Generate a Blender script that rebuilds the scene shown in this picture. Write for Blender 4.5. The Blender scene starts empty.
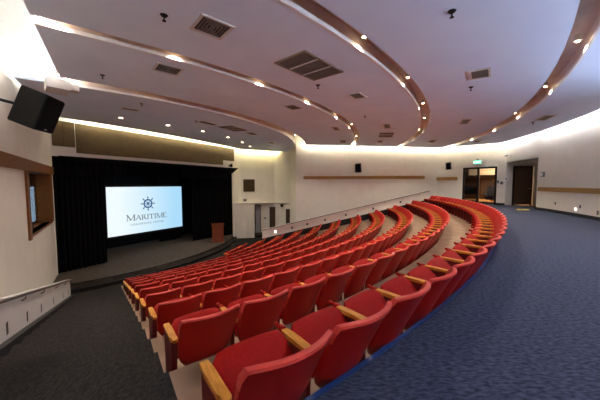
import bpy, bmesh, math, random
from mathutils import Vector, Matrix
random.seed(7)
S = bpy.context.scene
COL = S.collection
EYE = 1.27                      # camera above the upper floor (z = 0)
F, TH = 265.333, math.radians(3.473)
CX, CY = -14.154, 19.676        # centre of the seating arcs
PITCH, RISE = 1.26, 0.326
RED = 23.1                      # radius of the upper floor's edge
N = (math.cos(math.radians(-36)), -math.sin(math.radians(-36)))   # across the left aisle
D = (math.sin(math.radians(-36)), math.cos(math.radians(-36)))    # down the left aisle
PI = math.pi
UPE = 215

# ------------------------------------------------------------------ survey helpers
def ray(x, y):
    xc = (x - 300) / F; zc = (200 - y) / F
    return Vector((xc, math.cos(TH) + zc * math.sin(TH), -math.sin(TH) + zc * math.cos(TH)))
def on_z(x, y, z):
    d = ray(x, y); p = d * ((z - EYE) / d.z); return Vector((p.x, p.y, z))
def cone(R): return EYE + 2.5 + .04 * (24 - R)
def on_ceiling(x, y):
    z = 4
    for _ in range(25):
        p = on_z(x, y, z); z = cone(math.hypot(p.x - CX, p.y - CY))
    return on_z(x, y, z)
def on_wall(x, y, A, B):
    """point of the vertical plane through plan points A, B"""
    d = ray(x, y); n = Vector((B[1] - A[1], A[0] - B[0]))
    t = (n.x * A[0] + n.y * A[1]) / (n.x * d.x + n.y * d.y)
    p = d * t; return Vector((p.x, p.y, p.z + EYE))
def P(R, deg, z=0):
    a = math.radians(deg); return Vector((CX + R * math.cos(a), CY + R * math.sin(a), z))
def L(o, s, z=0): return Vector((N[0] * o + D[0] * s, N[1] * o + D[1] * s, z))
def circ_line(R, o):
    cn = CX * N[0] + CY * N[1]; cd = CX * D[0] + CY * D[1]
    return cd - math.sqrt(R * R - (o - cn) ** 2)
def ang(p): return math.degrees(math.atan2(p[1] - CY, p[0] - CX))

# ------------------------------------------------------------------ materials
def mat(name, col, rough=.6, metal=0, var=.12, scale=8, bump=0, col2=None, stretch=None, spec=.5, coat=0, bscale=None, coord='Object'):
    m = bpy.data.materials.new(name); m.use_nodes = True
    nt = m.node_tree; b = nt.nodes['Principled BSDF']
    b.inputs['Roughness'].default_value = rough; b.inputs['Metallic'].default_value = metal
    b.inputs['Specular IOR Level'].default_value = spec
    if coat: b.inputs['Coat Weight'].default_value = coat; b.inputs['Coat Roughness'].default_value = .2
    tc = nt.nodes.new('ShaderNodeTexCoord'); mp = nt.nodes.new('ShaderNodeMapping')
    nt.links.new(tc.outputs[coord], mp.inputs[0])
    if stretch: mp.inputs['Scale'].default_value = stretch
    nz = nt.nodes.new('ShaderNodeTexNoise'); nz.inputs['Scale'].default_value = scale; nz.inputs['Detail'].default_value = 5
    nt.links.new(mp.outputs[0], nz.inputs[0])
    cr = nt.nodes.new('ShaderNodeValToRGB')
    c2 = col2 or tuple(min(1, c * (1 + var)) for c in col); c1 = col if col2 else tuple(c * (1 - var) for c in col)
    cr.color_ramp.elements[0].color = (*c1, 1); cr.color_ramp.elements[0].position = .32
    cr.color_ramp.elements[1].color = (*c2, 1); cr.color_ramp.elements[1].position = .68
    nt.links.new(nz.outputs[0], cr.inputs[0]); nt.links.new(cr.outputs[0], b.inputs['Base Color'])
    if bump:
        n2 = nz
        if bscale:
            n2 = nt.nodes.new('ShaderNodeTexNoise'); n2.inputs['Scale'].default_value = bscale; nt.links.new(mp.outputs[0], n2.inputs[0])
        bp = nt.nodes.new('ShaderNodeBump'); bp.inputs['Strength'].default_value = bump; bp.inputs['Distance'].default_value = .02
        nt.links.new(n2.outputs[0], bp.inputs['Height']); nt.links.new(bp.outputs[0], b.inputs['Normal'])
    return m
def emit(name, col, st):
    m = bpy.data.materials.new(name); m.use_nodes = True; nt = m.node_tree; nt.nodes.clear()
    e = nt.nodes.new('ShaderNodeEmission'); o = nt.nodes.new('ShaderNodeOutputMaterial')
    e.inputs[0].default_value = (*col, 1); e.inputs[1].default_value = st; nt.links.new(e.outputs[0], o.inputs[0]); return m
def glassm(name, col, rough=.02):
    m = bpy.data.materials.new(name); m.use_nodes = True; b = m.node_tree.nodes['Principled BSDF']
    b.inputs['Base Color'].default_value = (*col, 1); b.inputs['Roughness'].default_value = rough
    b.inputs['Transmission Weight'].default_value = 1; b.inputs['IOR'].default_value = 1.45; return m
M = dict(
    wall=mat('painted plaster', (.80, .76, .68), .75, var=.03, scale=2, bump=.05, bscale=120),
    walllow=mat('painted panel', (.56, .54, .52), .7, var=.03, scale=3),
    ceil=mat('ceiling paint', (.70, .81, 1.0), .9, var=.03, scale=1.5),
    slot=mat('slot paint', (.66, .54, .47), .55, var=.1, scale=3),
    white=mat('white trim paint', (.85, .83, .80), .4, var=.03),
    carpet=mat('blue carpet', (.015, .020, .039), .95, scale=9, col2=(.076, .086, .134), bump=.35, bscale=60, stretch=(2.2, 6, 4), spec=.15),
    aisle=mat('dimmed carpet', (.008, .007, .007), .95, scale=26, col2=(.036, .032, .030), bump=.35, bscale=60, stretch=(3, 1, 1), spec=.15),  # same carpet as the upper floor, dimmer light put into its colour
    stagef=mat('stage carpet', (.055, .043, .036), .9, scale=5, col2=(.085, .068, .055), spec=.15),
    tier=mat('tan sealed concrete', (.21, .125, .072), .55, scale=3, col2=(.34, .215, .13)),
    black=mat('black velour', (.003, .003, .0035), .95, var=.3, scale=20, spec=.1),
    dark=mat('black rubber base', (.012, .012, .014), .5, var=.2),
    nose=mat('blue vinyl nosing', (.012, .045, .17), .4, var=.1),
    oak=mat('oak trim', (.29, .155, .042), .5, spec=.3, scale=4, col2=(.40, .225, .066), stretch=(1, 1, 14)),
    walnut=mat('brown stained wood', (.15, .052, .009), .5, spec=.2, scale=4, col2=(.24, .095, .02), stretch=(1, 1, 10)),
    arm=mat('lacquered wood armrest', (.42, .15, .015), .4, scale=10, col2=(.68, .29, .04), stretch=(6, 1, 1), spec=.3),
    shell=mat('red moulded plastic', (.40, .008, .004), .42, var=.06, scale=3, spec=.22),
    rim=mat('pale red rim', (.62, .06, .045), .4, spec=.3, var=.1, scale=12),  # lighter red than the shell, along the top edge
    pad=mat('red seat fabric', (.30, .006, .004), .6, var=.10, scale=40, bump=.05, spec=.1),
    steel=mat('dark red painted steel', (.13, .006, .006), .4, var=.1),
    podium=mat('red mahogany', (.16, .035, .015), .35, scale=3, col2=(.24, .06, .025), stretch=(1, 1, 6)),
    panel=mat('brown acoustic fabric', (.115, .078, .032), .95, var=.1, scale=3, bump=.1, bscale=90),
    plastic=mat('black plastic', (.004, .004, .0045), .6, spec=.25, var=.2),
    grille=mat('vent metal', (.20, .165, .125), .5, var=.1),
    ventw=mat('pale vent frame', (.60, .56, .52), .5, var=.05),
    ventd=mat('vent dark core', (.055, .042, .032), .8, var=.1),
    metal=mat('dark door metal', (.020, .017, .016), .35, metal=.6, var=.1),
    rail=mat('bronze handrail', (.10, .055, .028), .35, metal=.4, var=.1),
    grey=mat('grey device plastic', (.30, .30, .31), .5, var=.05),
    door=mat('brown door veneer', (.060, .030, .016), .45, scale=3, col2=(.085, .045, .024), stretch=(1, 1, 8)),
    tan=mat('foyer counter wood', (.42, .22, .09), .5, scale=3, col2=(.52, .29, .13)),
    glass=glassm('door glass', (.75, .75, .72)),
    tintglass=glassm('booth glass', (.30, .32, .34)),
    silver=mat('brushed steel', (.5, .5, .5), .3, metal=.9, var=.05),
    yellow=mat('yellow plastic', (.75, .62, .12), .5, var=.05),
    bluef=mat('navy fabric', (.02, .03, .09), .9, var=.2),
    lamp=emit('warm lamp lens', (1, .72, .42), 30),
    tubew=emit('warm fluorescent tube', (1, .95, .88), 32),
    tubel=emit('white fluorescent tube', (1, .90, .66), 68),
    tubey=emit('yellowish fluorescent tube', (1, .84, .40), 120),
    tubec=emit('cool fluorescent tube', (.97, .95, 1), 52),
    exitm=emit('green lit sign face', (.10, .75, .38), 1.6),
    exitw=emit('white lit letters', (.8, 1, .9), 2.5),
    whiteglow=emit('glowing white lens', (1, .9, .8), 3),
    logo=mat('logo blue', (.02, .06, .20), .6, var=.02),
)

# ------------------------------------------------------------------ mesh helpers
def obj(name, bm, m, parent=None, smooth=False, loc=None):
    me = bpy.data.meshes.new(name); bmesh.ops.recalc_face_normals(bm, faces=bm.faces); bm.to_mesh(me); bm.free()
    me.materials.append(m)
    if smooth:
        for p in me.polygons: p.use_smooth = True
        try: me.set_sharp_from_angle(angle=math.radians(40))
        except Exception: pass
    o = bpy.data.objects.new(name, me); COL.objects.link(o)
    if loc: o.location = loc
    if parent: o.parent = parent
    return o
def tag(o, label, cat=None, group=None, kind=None):
    o['label'] = label
    if cat: o['category'] = cat
    if group: o['group'] = group
    if kind: o['kind'] = kind
    return o
def struct(o): o['kind'] = 'structure'; return o
def empty(name, loc, rz=0, label=None, cat=None, group=None):
    o = bpy.data.objects.new(name, None); COL.objects.link(o); o.location = loc; o.rotation_euler = (0, 0, rz); o.empty_display_size = .1
    if label: tag(o, label, cat, group)
    return o
def box(bm, c, s, rz=0, bev=0, mtx=None):
    r = bmesh.ops.create_cube(bm, size=1); vs = r['verts']
    for v in vs: v.co = Vector((v.co.x * s[0], v.co.y * s[1], v.co.z * s[2]))
    if bev:
        es = list({e for v in vs for e in v.link_edges})
        r2 = bmesh.ops.bevel(bm, geom=es, offset=bev, segments=2, affect='EDGES'); vs = list({v for f in r2['faces'] for v in f.verts} | {v for v in vs if v.is_valid})
    X = Matrix.Translation(Vector(c)) @ Matrix.Rotation(rz, 4, 'Z')
    if mtx is not None: X = mtx @ X
    bmesh.ops.transform(bm, matrix=X, verts=vs); return vs
def bx(c, s, rz=0, bev=0):
    bm = bmesh.new(); box(bm, c, s, rz, bev); return bm
def tube(bm, pts, r, n=8):
    pts = [Vector(p) for p in pts]; rings = []
    for i, p in enumerate(pts):
        t = (pts[min(i + 1, len(pts) - 1)] - pts[max(i - 1, 0)]).normalized()
        u = t.cross(Vector((0, 0, 1)));  u = u.normalized() if u.length > .05 else Vector((1, 0, 0)); w = t.cross(u)
        rings.append([bm.verts.new(p + (u * math.cos(2 * PI * k / n) + w * math.sin(2 * PI * k / n)) * r) for k in range(n)])
    for a, b in zip(rings, rings[1:]):
        for k in range(n): bm.faces.new((a[k], a[(k + 1) % n], b[(k + 1) % n], b[k]))
    bm.faces.new(rings[0]); bm.faces.new(rings[-1][::-1])
def slab(bm, poly, z0, z1):
    """prism over a plan polygon; z0/z1 numbers or lists"""
    n = len(poly); f = lambda z, i: z[i] if isinstance(z, (list, tuple)) else z
    a = [bm.verts.new((p[0], p[1], f(z0, i))) for i, p in enumerate(poly)]
    b = [bm.verts.new((p[0], p[1], f(z1, i))) for i, p in enumerate(poly)]
    bm.faces.new(a[::-1]); bm.faces.new(b)
    for i in range(n): bm.faces.new((a[i], a[(i + 1) % n], b[(i + 1) % n], b[i]))
def wallseg(bm, A, B, z0, z1, t):
    """wall from A to B; t thickness to the right-hand side of A->B (negative = left)"""
    d = Vector((B[0] - A[0], B[1] - A[1])).normalized(); n = Vector((d.y, -d.x)) * t
    slab(bm, [A, B, (B[0] + n.x, B[1] + n.y), (A[0] + n.x, A[1] + n.y)], z0, z1)
def ringsect(bm, r1, r2, a1, a2, z0, z1, step=2.0):
    n = max(1, int(abs(a2 - a1) / step)); top = []
    z = lambda zz, r: zz(r) if callable(zz) else zz
    for i in range(n + 1):
        a = a1 + (a2 - a1) * i / n
        top.append([bm.verts.new(P(r, a, z(zz, r))) for r, zz in ((r1, z0), (r2, z0), (r2, z1), (r1, z1))])
    for s, t in zip(top, top[1:]):
        for k in range(4): bm.faces.new((s[k], s[(k + 1) % 4], t[(k + 1) % 4], t[k]))
    bm.faces.new(top[0]); bm.faces.new(top[-1][::-1])
def clip(bm, planes):
    for co, no in planes:
        g = bm.verts[:] + bm.edges[:] + bm.faces[:]
        r = bmesh.ops.bisect_plane(bm, geom=g, plane_co=co, plane_no=no, clear_outer=True)
        es = [e for e in r['geom_cut'] if isinstance(e, bmesh.types.BMEdge)]
        if es: bmesh.ops.holes_fill(bm, edges=[e for e in bm.edges if e.is_boundary], sides=0)

# ------------------------------------------------------------------ plan of the room
Z = lambda r: r + EYE                              # relative height -> world height
K = Vector((-11.97, 12.82))                        # corner of left wall and stage wall
SH = math.radians(30); SD = Vector((math.sin(SH), math.cos(SH))); SN = Vector((math.cos(SH), -math.sin(SH)))
K2 = K + SD * 13.1                                 # right end of the stage wall
W2A = (K2.x, K2.y); W2B = (.3, 24.1)
FA, FB = (-.30, 20.3), (9.80, 19.0)                # far side wall
DB = (12.30, 15.9)                                 # end of door wall
RC = 26.65                                         # curved back wall radius
TOP, BOT = Z(3.95), Z(-5.2)
def far_y(x): return FA[1] + (FB[1] - FA[1]) * (x - FA[0]) / (FB[0] - FA[0])

# ---- floors
bm = bmesh.new(); ringsect(bm, RED - .0, 27.5, -68, 4, -.3, 0, 1.5)
clip(bm, [(Vector((0, 19.1, 0)), Vector((0, 1, 0))), (L(-2.2, 0), Vector((-N[0], -N[1], 0)))])
struct(obj('floor', bm, M['carpet']))
bm = bmesh.new(); slab(bm, [(10, 14.5), (16, 14.5), (16, 26), (8, 26), (8, 19.1)], -.3, -.002); struct(obj('floor', bm, M['carpet']))
bm = bmesh.new()
NT = 11
for k in range(NT):
    ringsect(bm, RED - PITCH * (k + 1) - (.02 if k == NT - 1 else 0), RED - PITCH * k, -66, 6, -6, -RISE * (k + 1) - .0, 1.5)
clip(bm, [(Vector((0, 18.3, 0)), Vector((0, 1, 0))), (L(-1.2, 0), Vector((-N[0], -N[1], 0)))])
struct(obj('floor', bm, M['tier']))
# carpeted aisle steps on the left, two per tier
bm = bmesh.new(); nb = bmesh.new()
def arcpts(R, o1, o2, n=5):
    return [L(o, circ_line(R, o)) for o in [o1 + (o2 - o1) * i / n for i in range(n + 1)]]
for j in range(2 * NT):
    r2 = RED - PITCH / 2 * j; r1 = r2 - PITCH / 2; z = -RISE / 2 * (j + 1) + .012
    if j == 0: r2 += .0
    poly = [(p.x, p.y) for p in arcpts(r2, -1.34, .365)] + [(p.x, p.y) for p in arcpts(r1, .365, -1.34)]
    slab(bm, poly, z - .6, z)
struct(obj('floor', bm, M['aisle'])); nb.free()
# landing in front of the stage
zf = -RISE * NT - .01
bm = bmesh.new(); slab(bm, [P(r, a).to_2d() for r, a in [(9.4, -75), (9.4, -66)] + [(9.26, -64 + 3 * i) for i in range(25)] + [(9.4, 14), (13, 18), (13, 40), (4, 40), (4, -75)]], zf - 1.6, zf)
struct(obj('floor', bm, M['aisle']))
# blue nosing along the edge of the upper floor
bm = bmesh.new(); ringsect(bm, RED - .035, RED, -58.5, -5.2, -.06, .008, 1)
struct(obj('trim_1', bm, M['nose']))

# ---- stage platform with one step
def stage_r(a): return 8.08 + .75 * ((a + 22) / 42) ** 2
zs = Z(-4.5)
def stage_poly(extra):
    pts = [P(stage_r(a) + extra, a).to_2d() for a in range(-72, 31, 2)]
    q = K2 - SN * 4.5; w = K - SN * 4.5
    return pts + [Vector((-1.5, 24.2)), Vector((-1.5, 26.5)), Vector((q.x, q.y + 1)), w]
bm = bmesh.new(); slab(bm, stage_poly(.32), zf, zf + .18); struct(obj('trim_2', bm, M['aisle']))
bm = bmesh.new(); slab(bm, stage_poly(0), zf + .1, zs); struct(obj('floor', bm, M['stagef']))
bm = bmesh.new()
for a in range(-72, 30, 2):
    for e, z in ((0, zs), (.32, zf + .18)):
        p, q = P(stage_r(a) + e + .012, a), P(stage_r(a + 2) + e + .012, a + 2); p2, q2 = P(stage_r(a) + e - .05, a), P(stage_r(a + 2) + e - .05, a + 2)
        slab(bm, [p.to_2d(), q.to_2d(), q2.to_2d(), p2.to_2d()], z - .04, z + .006)
struct(obj('trim_3', bm, M['dark']))

# ---- walls
# left wall with the booth window
s0, s1 = 12.45, 16.5; zb, zt_ = Z(-1.74), Z(.46); OW = -2.14
bm = bmesh.new()
e = 17.42
wallseg(bm, L(OW, -9.5), L(OW, s0), BOT, TOP, -.25); wallseg(bm, L(OW, s1), L(OW, e), BOT, TOP, -.25)
wallseg(bm, L(OW, s0), L(OW, s1), BOT, zb, -.25); wallseg(bm, L(OW, s0), L(OW, s1), zt_, TOP, -.25)
struct(obj('wall_left', bm, M['wall']))
t = struct(empty('window_1', L(OW, (s0 + s1) / 2, zb), math.radians(126)))
def wl(o, s, z): return t.matrix_world.inverted() @ L(o, s, z)
bpy.context.view_layer.update()
bm = bmesh.new()
def lbox(bm, o1, o2, a, b, z0, z1): slab(bm, [wl(o1, a, 0).to_2d(), wl(o2, a, 0).to_2d(), wl(o2, b, 0).to_2d(), wl(o1, b, 0).to_2d()], z0 - zb, z1 - zb)
lbox(bm, OW + .06, OW - .5, s0 - .28, s0, zb - .12, zt_ + .02); lbox(bm, OW + .06, OW - .5, s1 - .03, s1 + .5, zb, zt_ + .02)
lbox(bm, OW + .03, OW - .5, s0 - .02, s1 + .3, zb - .07, zb); lbox(bm, OW + .02, OW - .5, s0, s1, zt_ - .04, zt_)
obj('window_frame', bm, M['walnut'], t)
bm = bmesh.new(); lbox(bm, OW - .40, OW - .415, s0, s1, zb, zt_); obj('window_pane', bm, M['tintglass'], t)
# lit monitor inside the booth, seen through the glass
mo = empty('booth_glow_panel', L(-2.66, 15.9, zb + .05), math.radians(126), 'tall panel glowing pale blue behind the control booth window', 'glow_panel')
obj('screen', bx((0, -.03, .82), (.98, .01, 1.5)), emit('booth glow', (.55, .80, 1), 1.5), mo)  # even pale blue emission makes the bright strip in the glass
obj('housing', bx((0, .0, .80), (1.08, .05, 1.6), bev=.01), M['plastic'], mo)
bm = bmesh.new(); wallseg(bm, L(-4.4, 11), L(-4.4, 17.6), BOT, TOP, -.2); wallseg(bm, L(-2.4, 11), L(-4.4, 11), BOT, TOP, -.2); wallseg(bm, L(-4.4, 17.4), L(-2.45, 17.4), BOT, TOP, -.2)
slab(bm, [L(-2.4, 11).to_2d(), L(-4.4, 11).to_2d(), L(-4.4, 17.4).to_2d(), L(-2.4, 17.4).to_2d()], zb - .3, zb - .1)
struct(obj('wall_booth', bm, M['plastic']))
# wide wooden beam over the booth
bm = bmesh.new(); slab(bm, [L(OW + .09, 4).to_2d(), L(OW, 4).to_2d(), L(OW, 17.35).to_2d(), L(OW + .09, 17.35).to_2d()], Z(.43), Z(.80))
struct(obj('trim_4', bm, M['walnut']))

# stage wall around the opening
sp = lambda t_, o=0: (K + SD * t_ + SN * o)
OP0, OP1, OPT = .05, 12.1, Z(1.36)
bm = bmesh.new()
wallseg(bm, sp(-.3), sp(OP0), BOT, TOP, -.3); wallseg(bm, sp(OP1), sp(13.1), BOT, TOP, -.3); wallseg(bm, sp(OP0), sp(OP1), OPT, TOP, -.3)
struct(obj('wall_stage', bm, M['wall']))
# black stage house
bm = bmesh.new()
wallseg(bm, sp(-1, -3.9), sp(13.1, -3.9), BOT, TOP, -.2); wallseg(bm, sp(-.6, -3.9), sp(-.6, -.3), BOT, TOP, .2); wallseg(bm, sp(12.4, -3.9), sp(12.4, -.3), BOT, TOP, -.2)
struct(obj('wall_stage_back', bm, M['black']))
bm = bmesh.new(); slab(bm, [sp(-1, -4.1), sp(13.1, -4.1), sp(13.1, -.3), sp(-1, -.3)], Z(2.2), Z(2.3)); struct(obj('ceiling', bm, M['black']))
# recessed cream wall right of the stage with lower thick dado
bm = bmesh.new(); wallseg(bm, W2A, (-2.4, 24.75), BOT, TOP, -.2); wallseg(bm, (-2.4, 24.75), (-.9, 24.1), BOT, TOP, -.2); wallseg(bm, (-.9, 24.1), (-.1, 22.8), BOT, TOP, -.2); wallseg(bm, (-.1, 22.8), (-.1, 20.3), BOT, TOP, -.2)
struct(obj('wall_side_stage', bm, M['wall']))
# far side wall, door wall
bm = bmesh.new(); wallseg(bm, FA, FB, BOT, TOP, -.3); struct(obj('wall_far', bm, M['wall']))
A_, B_ = FB, DB
gl = on_wall(462, 200, A_, B_); gr = on_wall(496, 200, A_, B_); zd = on_wall(479, 167.2, A_, B_).z
bm = bmesh.new(); wallseg(bm, A_, (gl.x, gl.y), BOT, TOP, -.25); wallseg(bm, (gr.x, gr.y), B_, BOT, TOP, -.25); wallseg(bm, (gl.x, gl.y), (gr.x, gr.y), zd, TOP, -.25)
struct(obj('wall_doors', bm, M['wall']))
# alcove with the brown door
RA = P(RC, ang((11.85, 13.2)) - .33)
zal = Z(1.27)
d0, d1 = on_wall(513.3, 200, (12.3, 15.9), (14.5, 15.7)), on_wall(532.5, 200, (12.3, 15.9), (14.5, 15.7)); zdt = Z(1.05)
bm = bmesh.new()
wallseg(bm, DB, (d0.x, d0.y), -.1, zal, -.2); wallseg(bm, (d1.x, d1.y), (14.5, 15.7), -.1, zal, -.2); wallseg(bm, (d0.x, d0.y), (d1.x, d1.y), zdt, zal, -.2)
wallseg(bm, (14.4, 15.7), (14.4, 13.2), -.1, zal, -.2)
wallseg(bm, (14.4, 13.25), (RA.x, RA.y), -.1, zal, -.15)
struct(obj('wall_alcove', bm, M['wall']))
bm = bmesh.new(); wallseg(bm, DB, (RA.x, RA.y), zal, TOP, -.25); slab(bm, [DB, (RA.x, RA.y), (14.6, 13.1), (14.6, 16)], zal, zal + .1)
struct(obj('wall_right', bm, M['wall']))
a_end = ang(RA)
bm = bmesh.new(); ringsect(bm, RC, RC + .25, -72, a_end, -.1, TOP, 1.5); struct(obj('wall_right', bm, M['wall']))
bm = bmesh.new(); ringsect(bm, RC - .02, RC, -72, a_end, 0, .13, 1.5); wallseg(bm, (gr.x, gr.y), DB, 0, .11, .02); struct(obj('baseboard_right', bm, M['dark']))

# ---- perimeter coves and ceiling
cap = bmesh.new(); slab(cap, [(-18, -8), (18, -8), (18, 28), (-18, 28)], TOP, TOP + .1); struct(obj('ceiling', cap, M['white']))
lp, lq = on_ceiling(23, 0), on_ceiling(59, 75)
ld = (lq - lp).to_2d().normalized(); lno = Vector((-ld.y, ld.x, 0))
if lno.dot(L(-3, 8) - lp) < 0: lno = -lno
CL_left = (lp, lno)
CL_stage = (Vector((*sp(0, .42), 0)), Vector((-SN.x, -SN.y, 0)))
fd = Vector((FB[0] - FA[0], FB[1] - FA[1])).normalized(); fn = Vector((-fd.y, fd.x, 0))
CL_far = (Vector((FA[0], FA[1], 0)) - fn * .42, fn)
dd = Vector((DB[0] - FB[0], DB[1] - FB[1])).normalized(); dn = Vector((-dd.y, dd.x, 0)); dn = dn if dn.x > 0 else -dn
CL_door = (Vector((FB[0], FB[1], 0)) - dn * .42, dn)
rd = Vector((RA.x - DB[0], RA.y - DB[1])).normalized(); rn = Vector((-rd.y, rd.x, 0)); rn = rn if rn.x > 0 else -rn
CL_al = (Vector((DB[0], DB[1], 0)) - rn * .42, rn)
wv = (Vector((-2.4, 24.75)) - K2).normalized(); wm = Vector((-wv.y, wv.x)); CL_w2 = (Vector((*(K2 - wm * .45), 0)), Vector((wm.x, wm.y, 0)))
CL_w2b = (Vector((-.35, 0, 0)), Vector((1, 0, 0)))
SL = [(13.75, 14.5), (17.75, 18.1), (20.95, 21.3), (24.0, 24.35)]
CL_leftA = (L(-1.95, 0), Vector((-N[0], -N[1], 0)))
zones = [(2.0, SL[0][0], [CL_leftA, CL_stage, CL_w2]), (SL[0][1], SL[1][0], [CL_left, CL_stage, CL_far]), (SL[1][1], SL[2][0], [CL_left, CL_far]),
         (SL[2][1], SL[3][0], [CL_left, CL_far, CL_door]), (SL[3][1], RC - .42, [CL_left, CL_far, CL_door, CL_al])]
for r1, r2, pl in zones:
    bm = bmesh.new(); ringsect(bm, r1, r2, -100, 75, cone, lambda r: cone(r) + .07, 2); clip(bm, pl); struct(obj('ceiling', bm, M['ceil']))
SLH = .30
for i, (r1, r2) in enumerate(SL):
    pl = [[CL_left, CL_stage, CL_w2b], [CL_left, CL_far], [CL_left, CL_far], [CL_left, CL_far, CL_door]][i]
    bm = bmesh.new(); top = cone((r1 + r2) / 2) + SLH
    ringsect(bm, r1 - .05, r2 + .05, -100, 75, top, top + .04, 2); ringsect(bm, r1 - .04, r1, -100, 75, lambda r: cone(r) + .075, top, 2); ringsect(bm, r2, r2 + .04, -100, 75, lambda r: cone(r) + .075, top, 2)
    clip(bm, pl); struct(obj('trim_%d' % (5 + i), bm, M['slot']))
    bm = bmesh.new()
    lr = r1 if i < 3 else r2 - .02
    ringsect(bm, lr - .01, lr + .03, -100, 75, lambda r: cone(r) - .012, lambda r: cone(r) + .06, 2); clip(bm, pl); struct(obj('trim_%d' % (10 + i), bm, M['white']))

# fluorescent tubes lying on the ceiling's edge behind the coves
def cove_run(A, B, m, label, z=None, n=None, r=.022, inset=.0):
    A, B = Vector(A), Vector(B); ln = (B - A).length; n = n or max(1, round(ln / 1.3))
    for i in range(n):
        p = A.lerp(B, (i + .03) / n); q = A.lerp(B, (i + .97) / n)
        o = empty('fluorescent_tube', p, 0, label, 'light', 'tube lights hidden in the perimeter cove')
        b = bmesh.new(); tube(b, [(0, 0, 0), q - p], r, 6); obj('lamp', b, m, o)
        b = bmesh.new(); tube(b, [Vector((0, 0, -.035)), q - p + Vector((0, 0, -.035))], .014, 6); obj('batten', b, M['white'], o)
def edge(p2, off): return Vector((p2[0], p2[1], cone(math.hypot(p2[0] - CX, p2[1] - CY)) + off))
# stage wall
a, b = sp(.9, .32), sp(12.7, .32); cove_run(edge(a, .14), edge(b, .14), M['tubel'], 'warm white tube light in the cove above the stage wall')
# side stage wall
cove_run(edge(K2 - wm * .38 + wv * .3, .14), edge(K2 - wm * .42 + wv * 3.9, .14), M['tubey'], 'warm white tube light in the cove above the side stage wall')
# far wall
o_ = -fn.to_2d() * .34
cove_run(edge((.1 + o_.x, far_y(.1) + o_.y), .14), edge((9.4 + o_.x, far_y(9.4) + o_.y), .14), M['tubel'], 'warm white tube light in the cove above the far side wall')
o_ = -dn.to_2d() * .34
cove_run(edge((9.7 + o_.x, 18.9 + o_.y), .14), edge((12.1 + o_.x, 16 + o_.y), .14), M['tubel'], 'white tube light in the cove above the glass doors')
o_ = -rn.to_2d() * .34
cove_run(edge((12.2 + o_.x, 15.7 + o_.y), .14), edge((11.8 + o_.x, 13.4 + o_.y), .14), M['tubec'], 'white tube light in the cove above the door alcove')
aa = [a_end - .5 - 2.9 * i for i in range(17)]
for p_, q_ in zip(aa, aa[1:]):
    cove_run(P(RC - .34, p_, cone(RC) + .14), P(RC - .34, q_, cone(RC) + .14), M['tubec'], 'white tube light in the cove above the curved back wall', n=1)
c_ = lp - Vector((ld.x, ld.y, 0)) * 5; e_ = lp + Vector((ld.x, ld.y, 0)) * 10.5
for o1 in (c_, e_): o1 -= lno * .06
cove_run(edge(c_, .15), edge(e_, .15), M['tubew'], 'white tube light in the cove above the left wall')

# ---- acoustic panels over the stage
def wall_panel(A, B, x0, x1, y0, y1, name, m, label, cat, th=.06, group=None, zz=None):
    p, q = on_wall(x0, y0, A, B), on_wall(x1, y0, A, B); b0 = on_wall(x0, y1, A, B)
    z1, z0 = (zz if zz else (p.z, b0.z))
    d = (q - p).to_2d().normalized(); nrm = Vector((d.y, -d.x))
    if nrm.dot(-Vector((p.x, p.y))) < 0: nrm = -nrm
    bm = bmesh.new(); slab(bm, [p.to_2d(), q.to_2d(), q.to_2d() + nrm * th, p.to_2d() + nrm * th], z0, z1)
    return tag(obj(name, bm, m), label, cat, group)
SA, SB = sp(0), sp(13)
wall_panel(SA, SB, 75, 222, 125, 153, 'acoustic_panel', M['panel'], 'long brown fabric acoustic panel above the stage opening', 'panel', zz=(Z(3.08), Z(1.58)))
wall_panel(SA, SB, 50.8, 61.5, 122, 145, 'acoustic_panel', M['panel'], 'narrow brown acoustic panel beside the left wall corner', 'panel', zz=(Z(3.08), Z(1.85)))
wall_panel(SA, SB, 62, 73.5, 122, 145, 'acoustic_panel', M['panel'], 'narrow brown acoustic panel touching the long one above the stage', 'panel', zz=(Z(3.08), Z(1.85)))
wall_panel(SA, SB, 222.6, 233.5, 147, 161, 'acoustic_panel', M['panel'], 'short brown acoustic panel at the right end above the stage', 'panel', zz=(Z(3.08), Z(1.98)))

# ---- curtains
def drape(A, B, z0, z1, amp=.06, wave=.22, name='curtain', label='', seam=.0):
    A, B = Vector(A[:2]), Vector(B[:2]); ln = (B - A).length; d = (B - A) / ln; n = Vector((d.y, -d.x)); bm = bmesh.new()
    k = int(ln / .04); rows = []
    for i in range(k + 1):
        u = ln * i / k; w = amp * math.sin(2 * PI * u / wave) + .02 * math.sin(u * 7.3)
        p = A + d * u + n * w; q = A + d * u + n * (w * 1.2 + .02)
        rows.append((bm.verts.new((q.x, q.y, z0)), bm.verts.new((p.x, p.y, z1)), bm.verts.new((p.x - n.x * .012, p.y - n.y * .012, z1)), bm.verts.new((q.x - n.x * .012, q.y - n.y * .012, z0))))
    for a, b in zip(rows, rows[1:]):
        for j in range(4): bm.faces.new((a[j], b[j], b[(j + 1) % 4], a[(j + 1) % 4]))
    bm.faces.new(rows[0]); bm.faces.new(rows[-1][::-1])
    return tag(obj(name, bm, M['black'], smooth=True), label, 'curtain')
drape(sp(.12, -.25), sp(2.32, -.25), zs + .03, OPT - .02, label='black pleated stage curtain beside the left wall')
drape(sp(8.6, -.9), sp(12.12, -.14), zs + .03, OPT - .02, label='black pleated stage curtain behind the podium')
drape(sp(7.1, -2.9), sp(8.7, -2.6), zs + .03, OPT + .3, label='black curtain leg to the right of the projection screen')
v = drape(sp(0, -.14), sp(11.6, -.14), Z(.45), OPT + .1, amp=.025, wave=.3, name='valance', label='black fabric valance across the top of the stage opening')
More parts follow.
